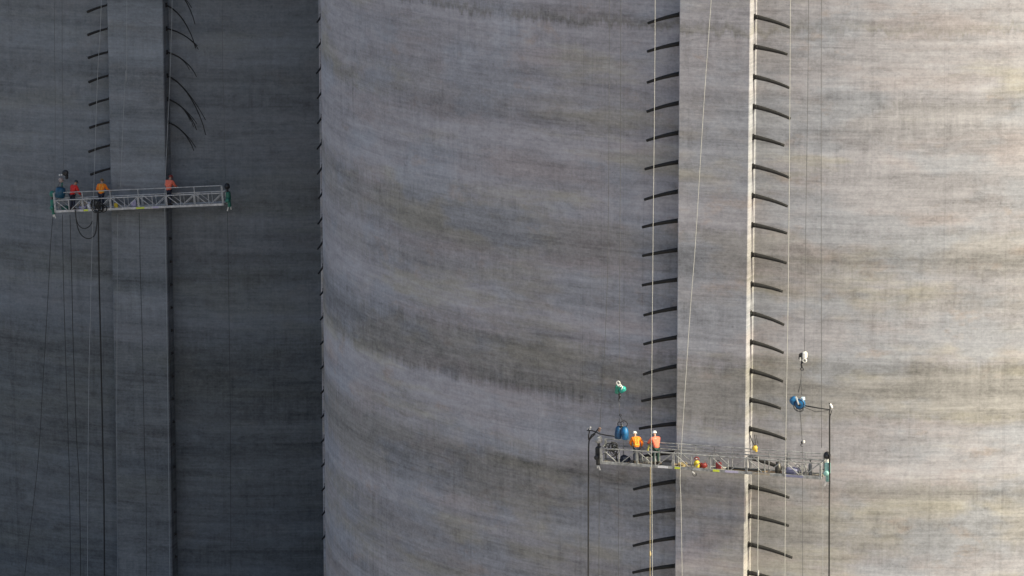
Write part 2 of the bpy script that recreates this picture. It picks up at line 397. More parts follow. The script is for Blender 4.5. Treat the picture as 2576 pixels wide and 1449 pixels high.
# ------------------------------------------------------------------ suspended platforms
def platform(tank, ul, vl, ur, vr, label, rail_front, stick, alu, h=.82, h2=1.14):
    off0 = 1.12                       # front edge, metres in front of the buttress face
    a, b = at(tank, ul, vl, off0), at(tank, ur, vr, off0)
    ex = (b-a).normalized(); Ln = (b-a).length
    ey = Vector((0, 0, 1)).cross(ex).normalized(); ez = ex.cross(ey)
    M = Matrix((( ex.x, ey.x, ez.x, a.x), (ex.y, ey.y, ez.y, a.y), (ex.z, ey.z, ez.z, a.z), (0, 0, 0, 1)))
    P = thing('suspended_platform', label, 'platform', mtx=M, group='suspended work platforms')
    D = .74; N = 6; m = Ln/N; s = .055
    def seg(name, p, q, r, mt=alu):
        MBx = MB(); p, q = Vector(p), Vector(q); d = q-p
        rot = d.to_track_quat('X', 'Z').to_matrix()
        MBx.box((p+q)/2, (d.length, r, r), rot, bev=r*.18); return MBx.build(name, mt, P)
    for k in range(N):
        x0, x1 = k*m, (k+1)*m
        q = MB(); q.box(((x0+x1)/2, D/2, .05), (m-.02, D-.06, .05)); q.build('deck_panel', DECK, P)
        for y in (0, D):
            t = MB(); t.box(((x0+x1)/2, y, .075), (m-.015, .05, .15), bev=.008)
            tb = t.build('toe_board', alu, P)
            if y == 0 and k in stick:
                for (fx, wd, mt) in stick[k]:
                    e = MB(); e.box((x0+fx*m, -.029, .075), (wd, .006, .11)); e.build('sticker', mt, tb)
            seg('post', (x0+.035, y, .15), (x0+.035, y, h-.02), s); seg('post', (x1-.035, y, .15), (x1-.035, y, h-.02), s)
            seg('post', ((x0+x1)/2, y, .15), ((x0+x1)/2, y, h-.02), s*.8)
            seg('brace', (x0+.09, y, h-.05), (x0+m*.42, y, .17), s*.8)
            seg('brace', (x1-.09, y, h-.05), (x1-m*.42, y, .17), s*.8)
            seg('rail', (x0+.004, y, h), (x1-.004, y, h), s*1.15)
    y = 0 if rail_front else D
    for k in range(N):
        seg('guard_rail', (k*m+.004, y, h2), ((k+1)*m-.004, y, h2), s*.85)
        seg('guard_post', (k*m+.035, y, h+.03), (k*m+.035, y, h2-.02), s*.8)
        if not rail_front:
            seg('guard_rail', (k*m+.004, y, h2-.16), ((k+1)*m-.004, y, h2-.16), s*.6)
            seg('guard_post', ((k+.5)*m, y, h+.03), ((k+.5)*m, y, h2-.02), s*.7)
    seg('guard_post', (Ln-.035, y, h+.03), (Ln-.035, y, h2-.02), s*.8)
    for x in (-.03, Ln+.03):
        for yy in (0, D): seg('end_post', (x, yy, 0), (x, yy, h2 if (yy == y) else h+.02), s)
        seg('end_rail', (x, .03, h), (x, D-.03, h), s); seg('end_rail', (x, .03, .42), (x, D-.03, .42), s*.8)
    return P, M, Ln
stR = {1: [(.72, .55, SACK), ], 2: [(.12, .30, LIME), (.62, .5, ALU)], 3: [(.18, .35, LIME), (.6, .7, PURP)], 4: [(.4, .9, DECK)], 5: [(.3, .9, TARP)]}
PR, MR, LR = platform('A', 1512, 1167, 2064, 1206, 'long aluminium work platform hung across the sunlit buttress, two workers in orange aboard', False, stR, ALU_D)
stL = {1: [(.10, .30, LIME), (.6, .5, SACK)], 3: [(.05, .55, LIME), (.6, .4, PURP)]}
PL, ML, LL = platform('B', 140, 535, 562, 517, 'long aluminium work platform hung across the shaded buttress, tilted up at one end', True, stL, ALU, .80, 1.28)
def onP(M, x, y, z): return M @ Vector((x, y, z))

# end hoists (hung on the platform ends)
def end_hoist(M, x, body, head, label, sgn):
    o = thing('end_hoist', label, 'hoist', mtx=M @ Matrix.Translation((x, .37, 0)), group='hoists bolted to platform ends')
    b = MB(); b.box((sgn*.18, 0, .50), (.26, .34, .62), bev=.05); b.box((sgn*.20, 0, .02), (.18, .24, .38), bev=.04); b.build('gearbox', body, o)
    c = MB(); c.lathe([(.10, -.2), (.13, -.18), (.13, .18), (.10, .2)], (sgn*.18, -.16, .30), RX, 12); c.build('motor', body, o)
    h = MB(); h.lathe([(.06, 0), (.17, .06), (.19, .2), (.13, .33), (.05, .38)], (sgn*.16, 0, .98), None, 12); h.build('rope_guard', head, o)
    n = MB(); n.box((sgn*.16, 0, .9), (.10, .12, .3)); n.build('neck', HWHITE if body is HTEAL else DARK, o)
    f = MB(); f.box((sgn*.10, -.1, -.28), (.06, .05, .26), Matrix.Rotation(sgn*.35, 3, 'Y')); f.box((sgn*.26, .06, -.24), (.05, .05, .22)); f.build('guide_foot', HWHITE, o)
    return o
end_hoist(MR, LR+.08, HTEAL, DARK, 'pale teal end hoist with dark round rope guard beside black power cable', 1)
end_hoist(MR, -.08, DARK, ALU_D, 'dark end hoist on the platform end by the blue drums', -1)
end_hoist(ML, LL+.08, HGREEN, DARK, 'green end hoist with dark rope guard at the raised platform end', 1)
end_hoist(ML, -.08, HGREEN, HGREEN, 'green end hoist at the low platform end beside worker in red jacket', -1)

# ------------------------------------------------------------------ people
def skin_mesh(name, verts, edges, radii, mt, lvl=1, root=0):
    me = bpy.data.meshes.new(name); me.from_pydata([tuple(v) for v in verts], edges, [])
    o = bpy.data.objects.new(name, me); COL.objects.link(o)
    md = o.modifiers.new('skin', 'SKIN'); md.use_smooth_shade = True
    if not me.skin_vertices: me.skin_vertices.new(name='skin')
    for i, r in enumerate(radii):
        sv = me.skin_vertices[0].data[i]; sv.radius = (r, r) if not isinstance(r, tuple) else r; sv.use_root = (i == root)
    sb = o.modifiers.new('sub', 'SUBSURF'); sb.levels = lvl; sb.render_levels = lvl
    dg = bpy.context.evaluated_depsgraph_get(); dg.update()
    nm = bpy.data.meshes.new_from_object(o.evaluated_get(dg)); nm.name = name
    bpy.data.objects.remove(o); bpy.data.meshes.remove(me)
    nm.materials.clear(); nm.materials.append(mt)
    for q in nm.polygons: q.use_smooth = True
    return nm
def person(label, M, x, y, face, jacket, trousers, helmet, lean=0.0, arms=None, head=(0, 0), strap=True, H=1.74):
    """stands at (x, y) on a deck; face is the heading about z (0 looks along local +y, to the wall)"""
    base = M @ Vector((x, y, .078)); yaw = math.atan2(M[1][0], M[0][0])
    o = thing('person', label, 'person', mtx=Matrix.Translation(base) @ Matrix.Rotation(yaw+face, 4, 'Z'), group='workers on the platforms')
    k = H/1.74; LR_ = Matrix.Rotation(-lean, 3, 'X')
    pel = Vector((0, 0, .95))
    def up(q): return (pel + LR_ @ (Vector(q)-pel))*k
    arms = arms or [((-.27, .10, 1.17), (-.22, .36, 1.12)), ((.27, .10, 1.17), (.22, .36, 1.12))]
    V, E, Rr = [], [], []
    def add(q, r, pr=None):
        V.append(q); Rr.append(r*k if not isinstance(r, tuple) else tuple(a*k for a in r))
        if pr is not None: E.append((pr, len(V)-1))
        return len(V)-1
    p0 = add(pel*k, (.14, .10)); p1 = add(up((0, .0, 1.18)), (.135, .095), p0); p2 = add(up((0, 0, 1.38)), (.15, .10), p1)
    nk = add(up((0, .005, 1.50)), .055, p2)
    hx, hy = head
    hd = up((0, 0, 1.52)); hr = LR_ @ Matrix.Rotation(hx, 3, 'Z') @ Matrix.Rotation(hy, 3, 'X')
    def hp(q): return hd + hr @ (Vector(q)*k)
    h1 = add(hp((0, .02, .06)), .068, nk); h2 = add(hp((0, .02, .13)), .085, h1); h3 = add(hp((0, .005, .20)), .075, h2)
    add(hp((0, .105, .10)), .016, h2)
    wr = []
    for sgn, (el, wrist) in zip((-1, 1), arms):
        s0 = add(up((sgn*.19, 0, 1.42)), .062, p2); e0 = add(up(el), .045, s0); w0 = add(up(wrist), .032, e0)
        d = (up(wrist)-up(el)).normalized(); side = d.cross(Vector((0, 0, 1)))
        side = side.normalized() if side.length > .1 else Vector((1, 0, 0))
        pm = add(up(wrist)+d*.07*k, (.036, .020), w0); wr.append(up(wrist)+d*.09*k)
        for f in range(4):
            a = up(wrist)+d*(.11+.0)*k+side*(-.03+.02*f)*k
            f0 = add(a, .009, pm); add(a+d*(.035+.008*(f in (1, 2)))*k-Vector((0, 0, .018)), .008, f0)
        t0 = add(up(wrist)+d*.05*k+side*.042*k*(-sgn), .010, pm); add(up(wrist)+d*.09*k+side*.05*k*(-sgn), .009, t0)
    kn = []
    for sgn in (-1, 1):
        a = add(Vector((sgn*.095, 0, .88))*k, .085, p0); b = add(Vector((sgn*.11, .03, .50))*k, .058, a)
        c = add(Vector((sgn*.115, -.01, .09))*k, .042, b); add(Vector((sgn*.125, .15, .035))*k, .036, c)
        kn.append((sgn, a, b, c))
    place('body', skin_mesh('body', V, E, Rr, SKIN, 1), o)
    # jacket: torso and sleeves
    jv = [up((0, 0, .86)), up((0, 0, 1.0)), up((0, 0, 1.18)), up((0, 0, 1.39)), up((0, .0, 1.485))]
    jr = [(.185*k, .145*k), (.185*k, .145*k), (.19*k, .145*k), (.205*k, .145*k), .08*k]
    je = [(0, 1), (1, 2), (2, 3), (3, 4)]
    for sgn, (el, wrist) in zip((-1, 1), arms):
        i = len(jv); jv += [up((sgn*.20, 0, 1.42)), up(el), up(wrist)]; jr += [.10*k, .08*k, .06*k]; je += [(3, i), (i, i+1), (i+1, i+2)]
    jk = place('jacket', skin_mesh('jacket', jv, je, jr, jacket, 1, 2), o)
    tv = [pel*k]; tr = [(.165*k, .125*k)]; te = []
    for sgn in (-1, 1):
        i = len(tv); tv += [Vector((sgn*.095, 0, .86))*k, Vector((sgn*.11, .03, .50))*k, Vector((sgn*.115, -.01, .11))*k]
        tr += [.108*k, .085*k, .075*k]; te += [(0, i), (i, i+1), (i+1, i+2)]
    place('trousers', skin_mesh('trousers', tv, te, tr, trousers, 1), o)
    for sgn in (-1, 1):
        b = MB(); b.box((sgn*.12*k, .05*k, .045*k), (.10*k, .28*k, .09*k), bev=.025); b.box((sgn*.116*k, -.02*k, .13*k), (.11*k, .12*k, .10*k), bev=.02); b.build('boot', BOOT, o)
    h = MB(); c = hp((0, .01, .185)); rot = hr.to_3x3() if hasattr(hr, 'to_3x3') else hr
    h.lathe([(.132*k, -.012*k), (.132*k, 0), (.118*k, .012*k), (.114*k, .05*k), (.094*k, .095*k), (.052*k, .120*k), (.012*k, .128*k)], c, rot, 14)
    h.box(c+rot @ Vector((0, .14*k, -.004*k)), (.16*k, .08*k, .012*k), rot, bev=.004); h.build('helmet', helmet, o)
    if strap:
        s_ = MB()
        for sx in (-.09, .09):
            pts = [(sx*1.1, -.15, .98), (sx*.6, -.158, 1.2), (sx, -.152, 1.40), (sx, -.03, 1.53), (sx, .11, 1.42), (sx*.9, .152, 1.2)]
            s_.tube([up(q) for q in pts], .012*k, 5)
        s_.tube([up((.178*math.cos(a), .142*math.sin(a), 1.02)) for a in [i*math.pi/8 for i in range(17)]], .018*k, 5)
        s_.build('harness', STRAP, jk)
    return o, wr, base
A_ = math.pi
person('worker in bright orange jacket and white helmet on the sunlit platform', MR, 1.78, .36, .55, ORNG, NAVY, HELW, .50,
       [((-.30, .16, 1.20), (-.18, .40, 1.14)), ((.36, .0, 1.14), (.32, .24, 1.0))], (.5, -.1), True, 1.60)
wk2, hands, wb = person('worker in salmon shirt and white helmet reaching out beside the white rope', MR, 2.82, .40, .75, SALM, DGRN, HELW, .30,
       [((-.30, .20, 1.26), (-.20, .50, 1.22)), ((.25, .22, 1.22), (.06, .50, 1.16))], (.3, 0), False, 1.66)
person('worker in red jacket and dark helmet beside the deep teal drum', ML, 1.03, .35, -.5, REDJ, NAVY, HELD, .36,
       [((-.24, .22, 1.20), (-.12, .46, 1.12)), ((.28, .18, 1.18), (.20, .46, 1.05))], (-.3, -.2), False, 1.88)
person('worker in orange vest and brown helmet behind the black hose coil', ML, 2.98, .36, .1, ORNG, NAVY, HELB, .32,
       [((-.30, .14, 1.18), (-.26, .40, 1.10)), ((.32, .14, 1.2), (.42, .40, 1.16))], (.2, -.2), True, 1.86)
person('worker in orange jacket and maroon helmet at the corner of the shaded buttress', ML, 7.5, .36, -.2, SALM, NAVY, HELR, .30,
       [((-.30, .14, 1.18), (-.30, .42, 1.2)), ((.31, .14, 1.2), (.26, .44, 1.2))], (0, -.3), False, 1.92)

# ------------------------------------------------------------------ ropes, wires and cables
def line(name, tank, pts, r, mt, label, cat, off=1.35, group=None, knot=None):
    p3 = [at(tank, u, v, off if not isinstance(off, list) else off[i]) for i, (u, v) in enumerate(pts)]
    # resample as a smooth run
    out = []
    for i in range(len(p3)-1):
        a0, a1, a2, a3 = p3[max(i-1, 0)], p3[i], p3[i+1], p3[min(i+2, len(p3)-1)]
        n = 6
        for j in range(n):
            t = j/n
            out.append(.5*((2*a1)+(a2-a0)*t+(2*a0-5*a1+4*a2-a3)*t*t+(3*a1-a0-3*a2+a3)*t**3))
    out.append(p3[-1])
    m = MB(); m.tube(out, r, 6)
    if knot:
        for (u, v) in knot: m.lathe([(r, -.16), (r*3.2, -.06), (r*3, .08), (r, .18)], at(tank, u, v, off if not isinstance(off, list) else off[0]), None, 8)
    o = m.build(name, mt); tag(o, label, cat, group); return o
T, Bm = -1500, 2000         # rows just past the top and bottom of the view
line('lifeline', 'A', [(1651, T), (1648, 0), (1643, 560), (1638.5, 1100), (1640, 1250), (1645, Bm)], .015, WHITE_R, 'white rope hanging past the worker in the salmon shirt', 'rope', 1.30)
line('lifeline', 'A', [(1880, T), (1812, -330), (1789, 0), (1770, 270), (1750, 600), (1735, 800), (1717, 1080), (1711, 1200), (1714, 1320), (1724, Bm)], .014, WHITE_R, 'slanting white rope across the front of the sunlit buttress', 'rope', 1.34)
line('lifeline', 'A', [(1991, T), (1988, 0), (1983, 700), (1976, 1180), (1972, Bm)], .015, WHITE_R, 'straight white rope past the tips of the tendons right of the sunlit strip', 'rope', 1.30)
line('tag_line', 'A', [(1636, 1175), (1635.5, 1300), (1634, Bm)], .016, YROPE, 'thin tan rope with a knot hanging under the salmon worker', 'rope', 1.22, None, [(1635.5, 1394)])
line('hoist_wire', 'A', [(1536, T), (1533, 0), (1528, 700), (1508, 1092)], .012, GREY_W, 'thin dark wire running up from the platform end by the blue drums', 'wire', .7, 'platform suspension wires')
line('winch_wire', 'A', [(1565, T), (1562, 0), (1559, 700), (1557, 958)], .013, GREY_W, 'thin dark wire carrying the green and white hoist', 'wire', 1.25)
line('winch_wire', 'A', [(2037, T), (2034, 0), (2028, 500), (2024, 884)], .013, GREY_W, 'thin dark wire carrying the white hoist above the blue drum', 'wire', 1.0)
line('hoist_wire', 'A', [(2066.5, T), (2066, 0), (2066, 600), (2067, 1126)], .014, GREY_W, 'thin dark wire running up from the pale teal end hoist', 'wire', .72, 'platform suspension wires')
line('hoist_wire', 'A', [(1508, 1180), (1507, 1300), (1505, Bm)], .016, GREY_W, 'dark wire tail dropping from the platform end by the power cable fork', 'wire', .7, 'wire tails under the platforms')
line('winch_tail', 'A', [(1556, 1185), (1556, 1300), (1556, Bm)], .011, GREY_W, 'faint wire dropping under the blue drums', 'wire', .3)
line('winch_tail', 'A', [(2012, 1030), (2015, 1060), (2018, 1108)], .02, GREY_W, 'short wire from the blue drum down to the small hook block', 'wire', 1.0)
line('winch_tail', 'A', [(2018.5, 1124), (2018.5, 1200), (2019, 1330), (2019, Bm)], .012, GREY_W, 'wire below the small hook block past the platform', 'wire', .2)
line('hoist_wire', 'A', [(2070, 1214), (2070, 1330), (2069, Bm)], .011, PALE_W, 'faint pale wire tail dropping from the pale teal end hoist', 'wire', .75, 'wire tails under the platforms')
line('sling_rope', 'A', [(1907.5, 1148), (1908, 1200), (1907, 1320), (1906, 1420), (1905, Bm)], .017, WHITE_R, 'pale rope hanging under the small yellow chain block', 'rope', 1.22, None, [(1907, 1443)])
line('power_cable', 'A', [(2088, 1046), (2087, 1060), (2087, 1200), (2086, 1330), (2085, Bm)], .040, BLACK, 'thick black power cable hanging beyond the pale teal end hoist', 'cable', .9)
line('power_cable', 'A', [(1497, 1092), (1485, 1104), (1481, 1120), (1480.5, 1200), (1480, 1330), (1479.5, Bm)], .036, BLACK, 'thick black power cable hanging left of the sunlit platform', 'cable', .9)
# shaded tank
line('lifeline', 'B', [(268, T), (259, -330), (255, 0), (246, 180), (240, 350), (236, 470), (233, 560), (228, 760), (222, 1100), (218, Bm)], .017, PALE_W, 'pale grey rope beside the tendon tips on the shaded tank', 'rope', 1.36)
line('lifeline', 'B', [(440, T), (437, -330), (433, 0), (429, 160), (421, 340), (415, 470), (415, 560), (421, 900), (433, Bm)], .018, PALE_W, 'pale grey rope running down the dark edge of the shaded buttress', 'rope', 1.36)
line('hoist_wire', 'B', [(137, T), (137, 0), (139, 250), (138, 500)], .012, GREY_W, 'thin dark wire running up from the low end of the shaded platform', 'wire', .6, 'platform suspension wires')
line('winch_wire', 'B', [(155, T), (156, 0), (158, 250), (160, 424)], .013, GREY_W, 'thin dark wire carrying the black and white hoist', 'wire', .9)
line('hoist_wire', 'B', [(557, T), (559, 0), (563, 250), (567, 446)], .013, GREY_W, 'thin dark wire running up from the raised end of the shaded platform', 'wire', .7, 'platform suspension wires')
line('pale_rope', 'B', [(321, T), (319, 60), (316, 180), (310, 300), (303, 470)], .012, PALE_W, 'faint pale line down the middle of the shaded buttress above the platform', 'rope', 1.0)
line('wire_tail', 'B', [(133, 545), (127, 620), (121, 740), (108, 960), (98, 1130), (86, 1250), (70, 1380), (40, 1640)], .018, BLACK, 'black wire sweeping out sideways below the low platform end', 'wire', .9)
line('wire_tail', 'B', [(157, 540), (159, 680), (164, 860), (171, 1090), (176, 1300), (180, Bm)], .018, BLACK, 'thin black wire below the deep teal drum', 'wire', .9)
line('wire_tail', 'B', [(176, 540), (180, 680), (184, 860), (192, 1090), (201, 1300), (208, Bm)], .022, BLACK, 'black wire below the worker in red', 'wire', .9)
line('wire_tail', 'B', [(350, 535), (353, 680), (358, 860), (364, 1150), (368, 1300), (369, Bm)], .017, BLACK, 'thin black wire down the middle of the shaded buttress below the platform', 'wire', .6)
line('supply_hose', 'B', [(247, 505), (247.5, 560), (249, 680), (253, 860), (259, 1150), (262, 1330), (265, Bm)], .048, BLACK, 'thick black hose hanging from the coil on the shaded platform', 'hose', 1.26)
line('pale_rope', 'B', [(296, 540), (295, 680), (294, 900), (294, 1150), (299, Bm)], .013, PALE_W, 'faint pale line beside the edge of the shaded buttress below the platform', 'rope', .5)
line('wire_tail', 'B', [(572, 522), (574, 640), (577, 860), (580, 1150), (582, Bm)], .013, BLACK, 'thin black wire dropping below the raised platform end', 'wire', .8)
line('hose_loop', 'B', [(190, 530), (192, 552), (200, 569), (213, 575), (226, 568), (232, 556)], .030, BLACK, 'small sagging loop of black hose under the shaded platform', 'hose', 1.26, 'hose loops under the shaded platform')
line('hose_loop', 'B', [(189, 528), (194, 566), (203, 589), (219, 600), (236, 594), (243, 570), (245, 530)], .034, BLACK, 'large sagging loop of black hose under the shaded platform', 'hose', 1.22, 'hose loops under the shaded platform')

# ------------------------------------------------------------------ hanging gear
def gear(name, label, cat, tank, u, v, off, group=None):
    p = at(tank, u, v, off); phi = PHI_A if tank == 'A' else PHI_B
    return thing(name, label, cat, mtx=Matrix.Translation(p) @ Matrix.Rotation(phi, 4, 'Z'), group=group)
# green and white hoist
o = gear('wire_hoist', 'green and white hoist hanging over the blue drum pair', 'hoist', 'A', 1558, 976, 1.25)
m = MB(); m.box((-.10, 0, -.08), (.22, .28, .46), Matrix.Rotation(.12, 3, 'Y'), bev=.06); m.build('gearbox', HGREEN, o)
m = MB(); m.lathe([(.10, -.17), (.15, -.14), (.15, .12), (.09, .17)], (.17, 0, -.06), Matrix.Rotation(.9, 3, 'Y'), 12); m.build('motor', mat('hoist_sea_green', (.02, .30, .26), .4, 0, .2, 6), o)
m = MB(); m.ring((-.05, -.02, .26), .09, .028); m.box((0, 0, .12), (.20, .2, .12), bev=.03); m.tube([(.05, -.12, .14), (.15, -.14, .18), (.21, -.14, .10), (.15, -.15, -.05)], .03, 6); m.build('sheave_cheek', HWHITE, o)
m = MB(); m.tube([(0, 0, -.30), (.03, 0, -.45), (-.02, 0, -.56)], [.07, .06, .03], 8); m.ring((0, 0, -.62), .06, .02, a0=.5, a1=5.2); m.build('hook', DARK, o)
m = MB(); m.tube([(-.02, 0, -.66), (.0, 0, -1.0), (.0, 0, -1.42)], .012, 5); m.build('chain', GREY_W, o)
# blue drum pair hung above the sunlit platform
o = gear('cable_drum', 'pair of blue drums with wire loops above the orange worker', 'drum', 'A', 1564, 1086, 1.10, 'blue winch drums')
for sx in (-1, 1):
    d = MB(); d.lathe([(.10, -.36), (.17, -.32), (.19, -.05), (.17, .20), (.11, .30), (.05, .33)], (sx*.18, -.02*sx, -.04), Matrix.Rotation(-sx*.10, 3, 'Y'), 14); d.build('drum', HBLUE if sx > 0 else mat('drum_mid_blue', (.005, .05, .13), .45, 0, .4, 6), o)
m = MB(); m.box((0, .02, .12), (.07, .16, .46), bev=.02); m.build('bracket', ALU_D, o)
for (cx, cz, rr, ry) in ((.14, .42, .17, .2), (-.10, .38, .13, -.4)):
    m = MB(); m.ring((cx, -.05, cz), rr, .022, Matrix.Rotation(ry, 3, 'Z')); m.build('wire_loop', DARK, o)
m = MB(); m.tube([(-.16, 0, .3), (-.12, 0, .6), (-.07, 0, .80), (.02, 0, .62), (.10, 0, .45)], .012, 5); m.ring((-.07, 0, .86), .05, .018, n=10); m.build('sling', DARK, o)
# white hoist
o = gear('wire_hoist', 'white hoist with dark flank hanging over the single blue drum', 'hoist', 'A', 2021, 897, 1.0)
m = MB(); m.box((.07, 0, .08), (.24, .26, .36), bev=.07); m.build('gearbox', HWHITE, o)
m = MB(); m.box((-.14, .02, 0), (.17, .26, .34), Matrix.Rotation(.1, 3, 'Y'), bev=.05); m.lathe([(.06, -.12), (.07, 0), (.05, .06)], (.02, 0, -.20), None, 10); m.build('motor', DARK, o)
m = MB(); m.ring((.11, -.15, -.16), .09, .035); m.box((-.12, -.13, -.12), (.06, .03, .18)); m.build('sheave', HWHITE, o)
m = MB(); m.tube([(-.06, 0, -.25), (-.10, 0, -.42), (-.06, 0, -.56)], [.05, .04, .035], 8); m.ring((-.06, 0, -.64), .07, .026, a0=-1, a1=4.4); m.build('hook', DARK, o)
m = MB(); m.tube([(-.06, 0, -.70), (-.10, 0, -1.1), (-.14, 0, -1.45), (-.24, 0, -1.85)], .02, 5); m.tube([(-.10, 0, -1.15), (-.05, 0, -1.5), (-.06, 0, -1.95)], .016, 5); m.build('sling', GREY_W, o)
# blue drum on the right
o = gear('cable_drum', 'bright blue twin drum with pale lever hung under the white hoist', 'drum', 'A', 2008, 1012, 1.0, 'blue winch drums')
d = MB(); d.lathe([(.17, -.14), (.22, -.11), (.22, .11), (.17, .14)], (-.21, 0, .06), RX @ Matrix.Rotation(.5, 3, 'Y'), 16); d.build('drum', HBLUE, o)
d = MB(); d.lathe([(.2, -.12), (.26, -.09), (.26, .09), (.2, .12)], (.12, -.10, -.06), RX, 18); dr_ = d.build('drum', HBLUE, o)
e = MB(); e.ring((.12, -.19, -.06), .235, .03); e.lathe([(.07, -.02), (.07, .03)], (.12, -.21, -.06), RX, 10); e.build('flange', DARK, dr_)
m = MB(); m.box((.02, -.24, .14), (.06, .03, .42), Matrix.Rotation(-.35, 3, 'Y')); m.build('lever', HWHITE, o)
m = MB(); m.box((.24, 0, .20), (.20, .2, .18), bev=.04); m.ring((.22, -.12, .20), .06, .02); m.build('brake_housing', mat('pale_blue_paint', (.45, .56, .66), .5, 0, .15, 6), o)
m = MB(); m.ring((.04, -.05, -.20), .25, .024, a0=3.0, a1=6.6); m.ring((.10, 0, -.28), .2, .016, a0=3.2, a1=6.3); m.build('wire_loop', GREY_W, o)
# cable bracket on the right
pa = at('A', 2036, 1028, 1.0); pb = at('A', 2091, 1030, .9)
o = gear('cable_bracket', 'cable arm with white clamp joining the blue drum to the black power cable', 'bracket', 'A', 2089, 1026, .9, 'cable arms')
m = MB(); m.tube([(-1.42, -.02, .02), (-.6, 0, -.06), (0, 0, -.10)], .032, 6); m.tube([(-1.38, -.02, -.06), (-.75, 0, -.26), (-.4, 0, -.20), (-.06, 0, -.12)], .013, 5); m.build('arm', DARK, o)
m = MB(); m.box((.04, 0, .10), (.10, .10, .26), Matrix.Rotation(-.5, 3, 'Y'), bev=.03); m.build('clamp', HWHITE, o)
m = MB(); m.tube([(-.05, 0, .24), (-.02, 0, .05), (-.02, 0, -.12), (-.06, 0, -.26), (-.02, 0, -.44)], .03, 6); m.tube([(.07, 0, -.12), (.03, 0, -.28), (-.02, 0, -.44)], .024, 6); m.build('yoke', DARK, o)
# cable fork on the left
o = gear('cable_bracket', 'forked cable arm at the head of the black power cable left of the platform', 'bracket', 'A', 1482, 1090, .9, 'cable arms')
m = MB(); m.tube([(-.02, 0, -.34), (-.03, 0, -.1), (.02, 0, .08), (-.05, 0, .2)], .035, 6); m.tube([(-.12, 0, .14), (.1, 0, .16), (.3, 0, .12), (.55, .05, .0), (1.0, .1, -.06), (1.45, .1, -.08)], .034, 6)
m.tube([(.02, 0, -.30), (.14, 0, -.08), (.34, 0, .06), (.46, 0, .24), (.52, 0, .32)], .036, 6); m.build('arm', DARK, o)
m = MB(); m.box((.06, 0, .30), (.09, .08, .11), Matrix.Rotation(.4, 3, 'Y'), bev=.02); m.ring((-.03, 0, .22), .07, .02); m.build('clamp', ALU, o)
m = MB(); m.box((.55, 0, .24), (.13, .1, .24), Matrix.Rotation(.4, 3, 'Y'), bev=.03); m.build('plug', mat('brown_plug', (.20, .13, .10), .6, 0, .2, 6), o)
# small hook block
o = gear('hook_block', 'small black and white hook block hanging right of the platform ropes', 'hook', 'A', 2019, 1114, 1.0)
m = MB(); m.box((.06, 0, .06), (.12, .10, .14), bev=.03); m.build('cheek', HWHITE, o)
m = MB(); m.box((-.03, 0, .02), (.10, .09, .14), bev=.03); m.ring((-.03, 0, -.12), .06, .02, a0=1.0, a1=5.4); m.build('hook', DARK, o)
# yellow chain block slung from a tendon
o = gear('chain_block', 'small yellow chain block slung from a tendon at the sunlit strip', 'hoist', 'A', 1899, 1127, 1.15)
m = MB(); m.lathe([(.06, -.10), (.13, -.07), (.13, .07), (.06, .10)], (0, 0, 0), RX, 12); m.box((.07, 0, -.13), (.12, .10, .14), bev=.03); m.build('casing', mat('ochre_paint', (.60, .40, .06), .5, 0, .2, 6), o)
m = MB(); m.tube([(-.02, 0, .12), (-.10, -.25, .45), (-.12, -.45, .75)], .022, 5); m.tube([(.02, 0, .12), (.08, -.25, .5), (.10, -.45, .80)], .016, 5); m.tube([(.17, 0, .2), (.17, -.25, .5), (.18, -.45, .8)], .012, 5); m.build('sling', DARK, o)
# white shackle on a wire under the deck
o = gear('shackle', 'small white shackle dangling on a wire under the sunlit platform', 'shackle', 'A', 1746, 1192, 1.16)
m = MB(); m.box((-.04, 0, .06), (.16, .05, .07), Matrix.Rotation(.6, 3, 'Y'), bev=.015); m.build('pin', HWHITE, o)
m = MB(); m.ring((.03, 0, -.02), .10, .016, a0=2.4, a1=6.8); m.tube([(-.12, 0, .14), (-.10, 0, .30), (-.14, -.02, .5)], .014, 5); m.build('wire', DARK, o)
# black and white hoist over the shaded platform
o = gear('wire_hoist', 'black and white hoist hanging above the deep teal drum on the shaded platform', 'hoist', 'B', 160, 440, .9)
m = MB(); m.lathe([(.08, -.10), (.19, -.08), (.19, .08), (.08, .10)], (.12, 0, .14), RX, 12); m.box((.20, .02, -.10), (.18, .2, .34), bev=.05); m.build('gearbox', DARK, o)
m = MB(); m.box((-.10, -.1, .02), (.10, .08, .10), bev=.03); m.lathe([(.03, -.05), (.06, 0), (.03, .05)], (-.24, -.1, .0), None, 8); m.build('sheave_cheek', HWHITE, o)
m = MB(); m.lathe([(.10, -.12), (.16, -.08), (.16, .08), (.10, .12)], (-.18, 0, -.34), Matrix.Rotation(.9, 3, 'Y'), 12); m.build('motor', mat('faded_pink_housing', (.36, .28, .25), .6, 0, .2, 6), o)
m = MB(); m.tube([(-.10, 0, -.5), (-.12, 0, -.62), (-.14, 0, -.75)], .05, 6); m.build('hook', HGREEN, o)
o = gear('cable_drum', 'deep teal drum hanging at the low platform end beside the worker in red', 'drum', 'B', 152, 480, .95)
m = MB(); m.lathe([(.18, -.40), (.30, -.36), (.34, 0), (.30, .22), (.16, .30)], (0, 0, -.06), Matrix.Rotation(.15, 3, 'Y'), 16); m.build('drum', HDBLUE, o)
m = MB(); m.tube([(-.2, 0, .2), (-.05, 0, .5), (.0, 0, .62)], .014, 5); m.tube([(.2, 0, .2), (.06, 0, .5), (.0, 0, .62)], .014, 5); m.build('sling', DARK, o)

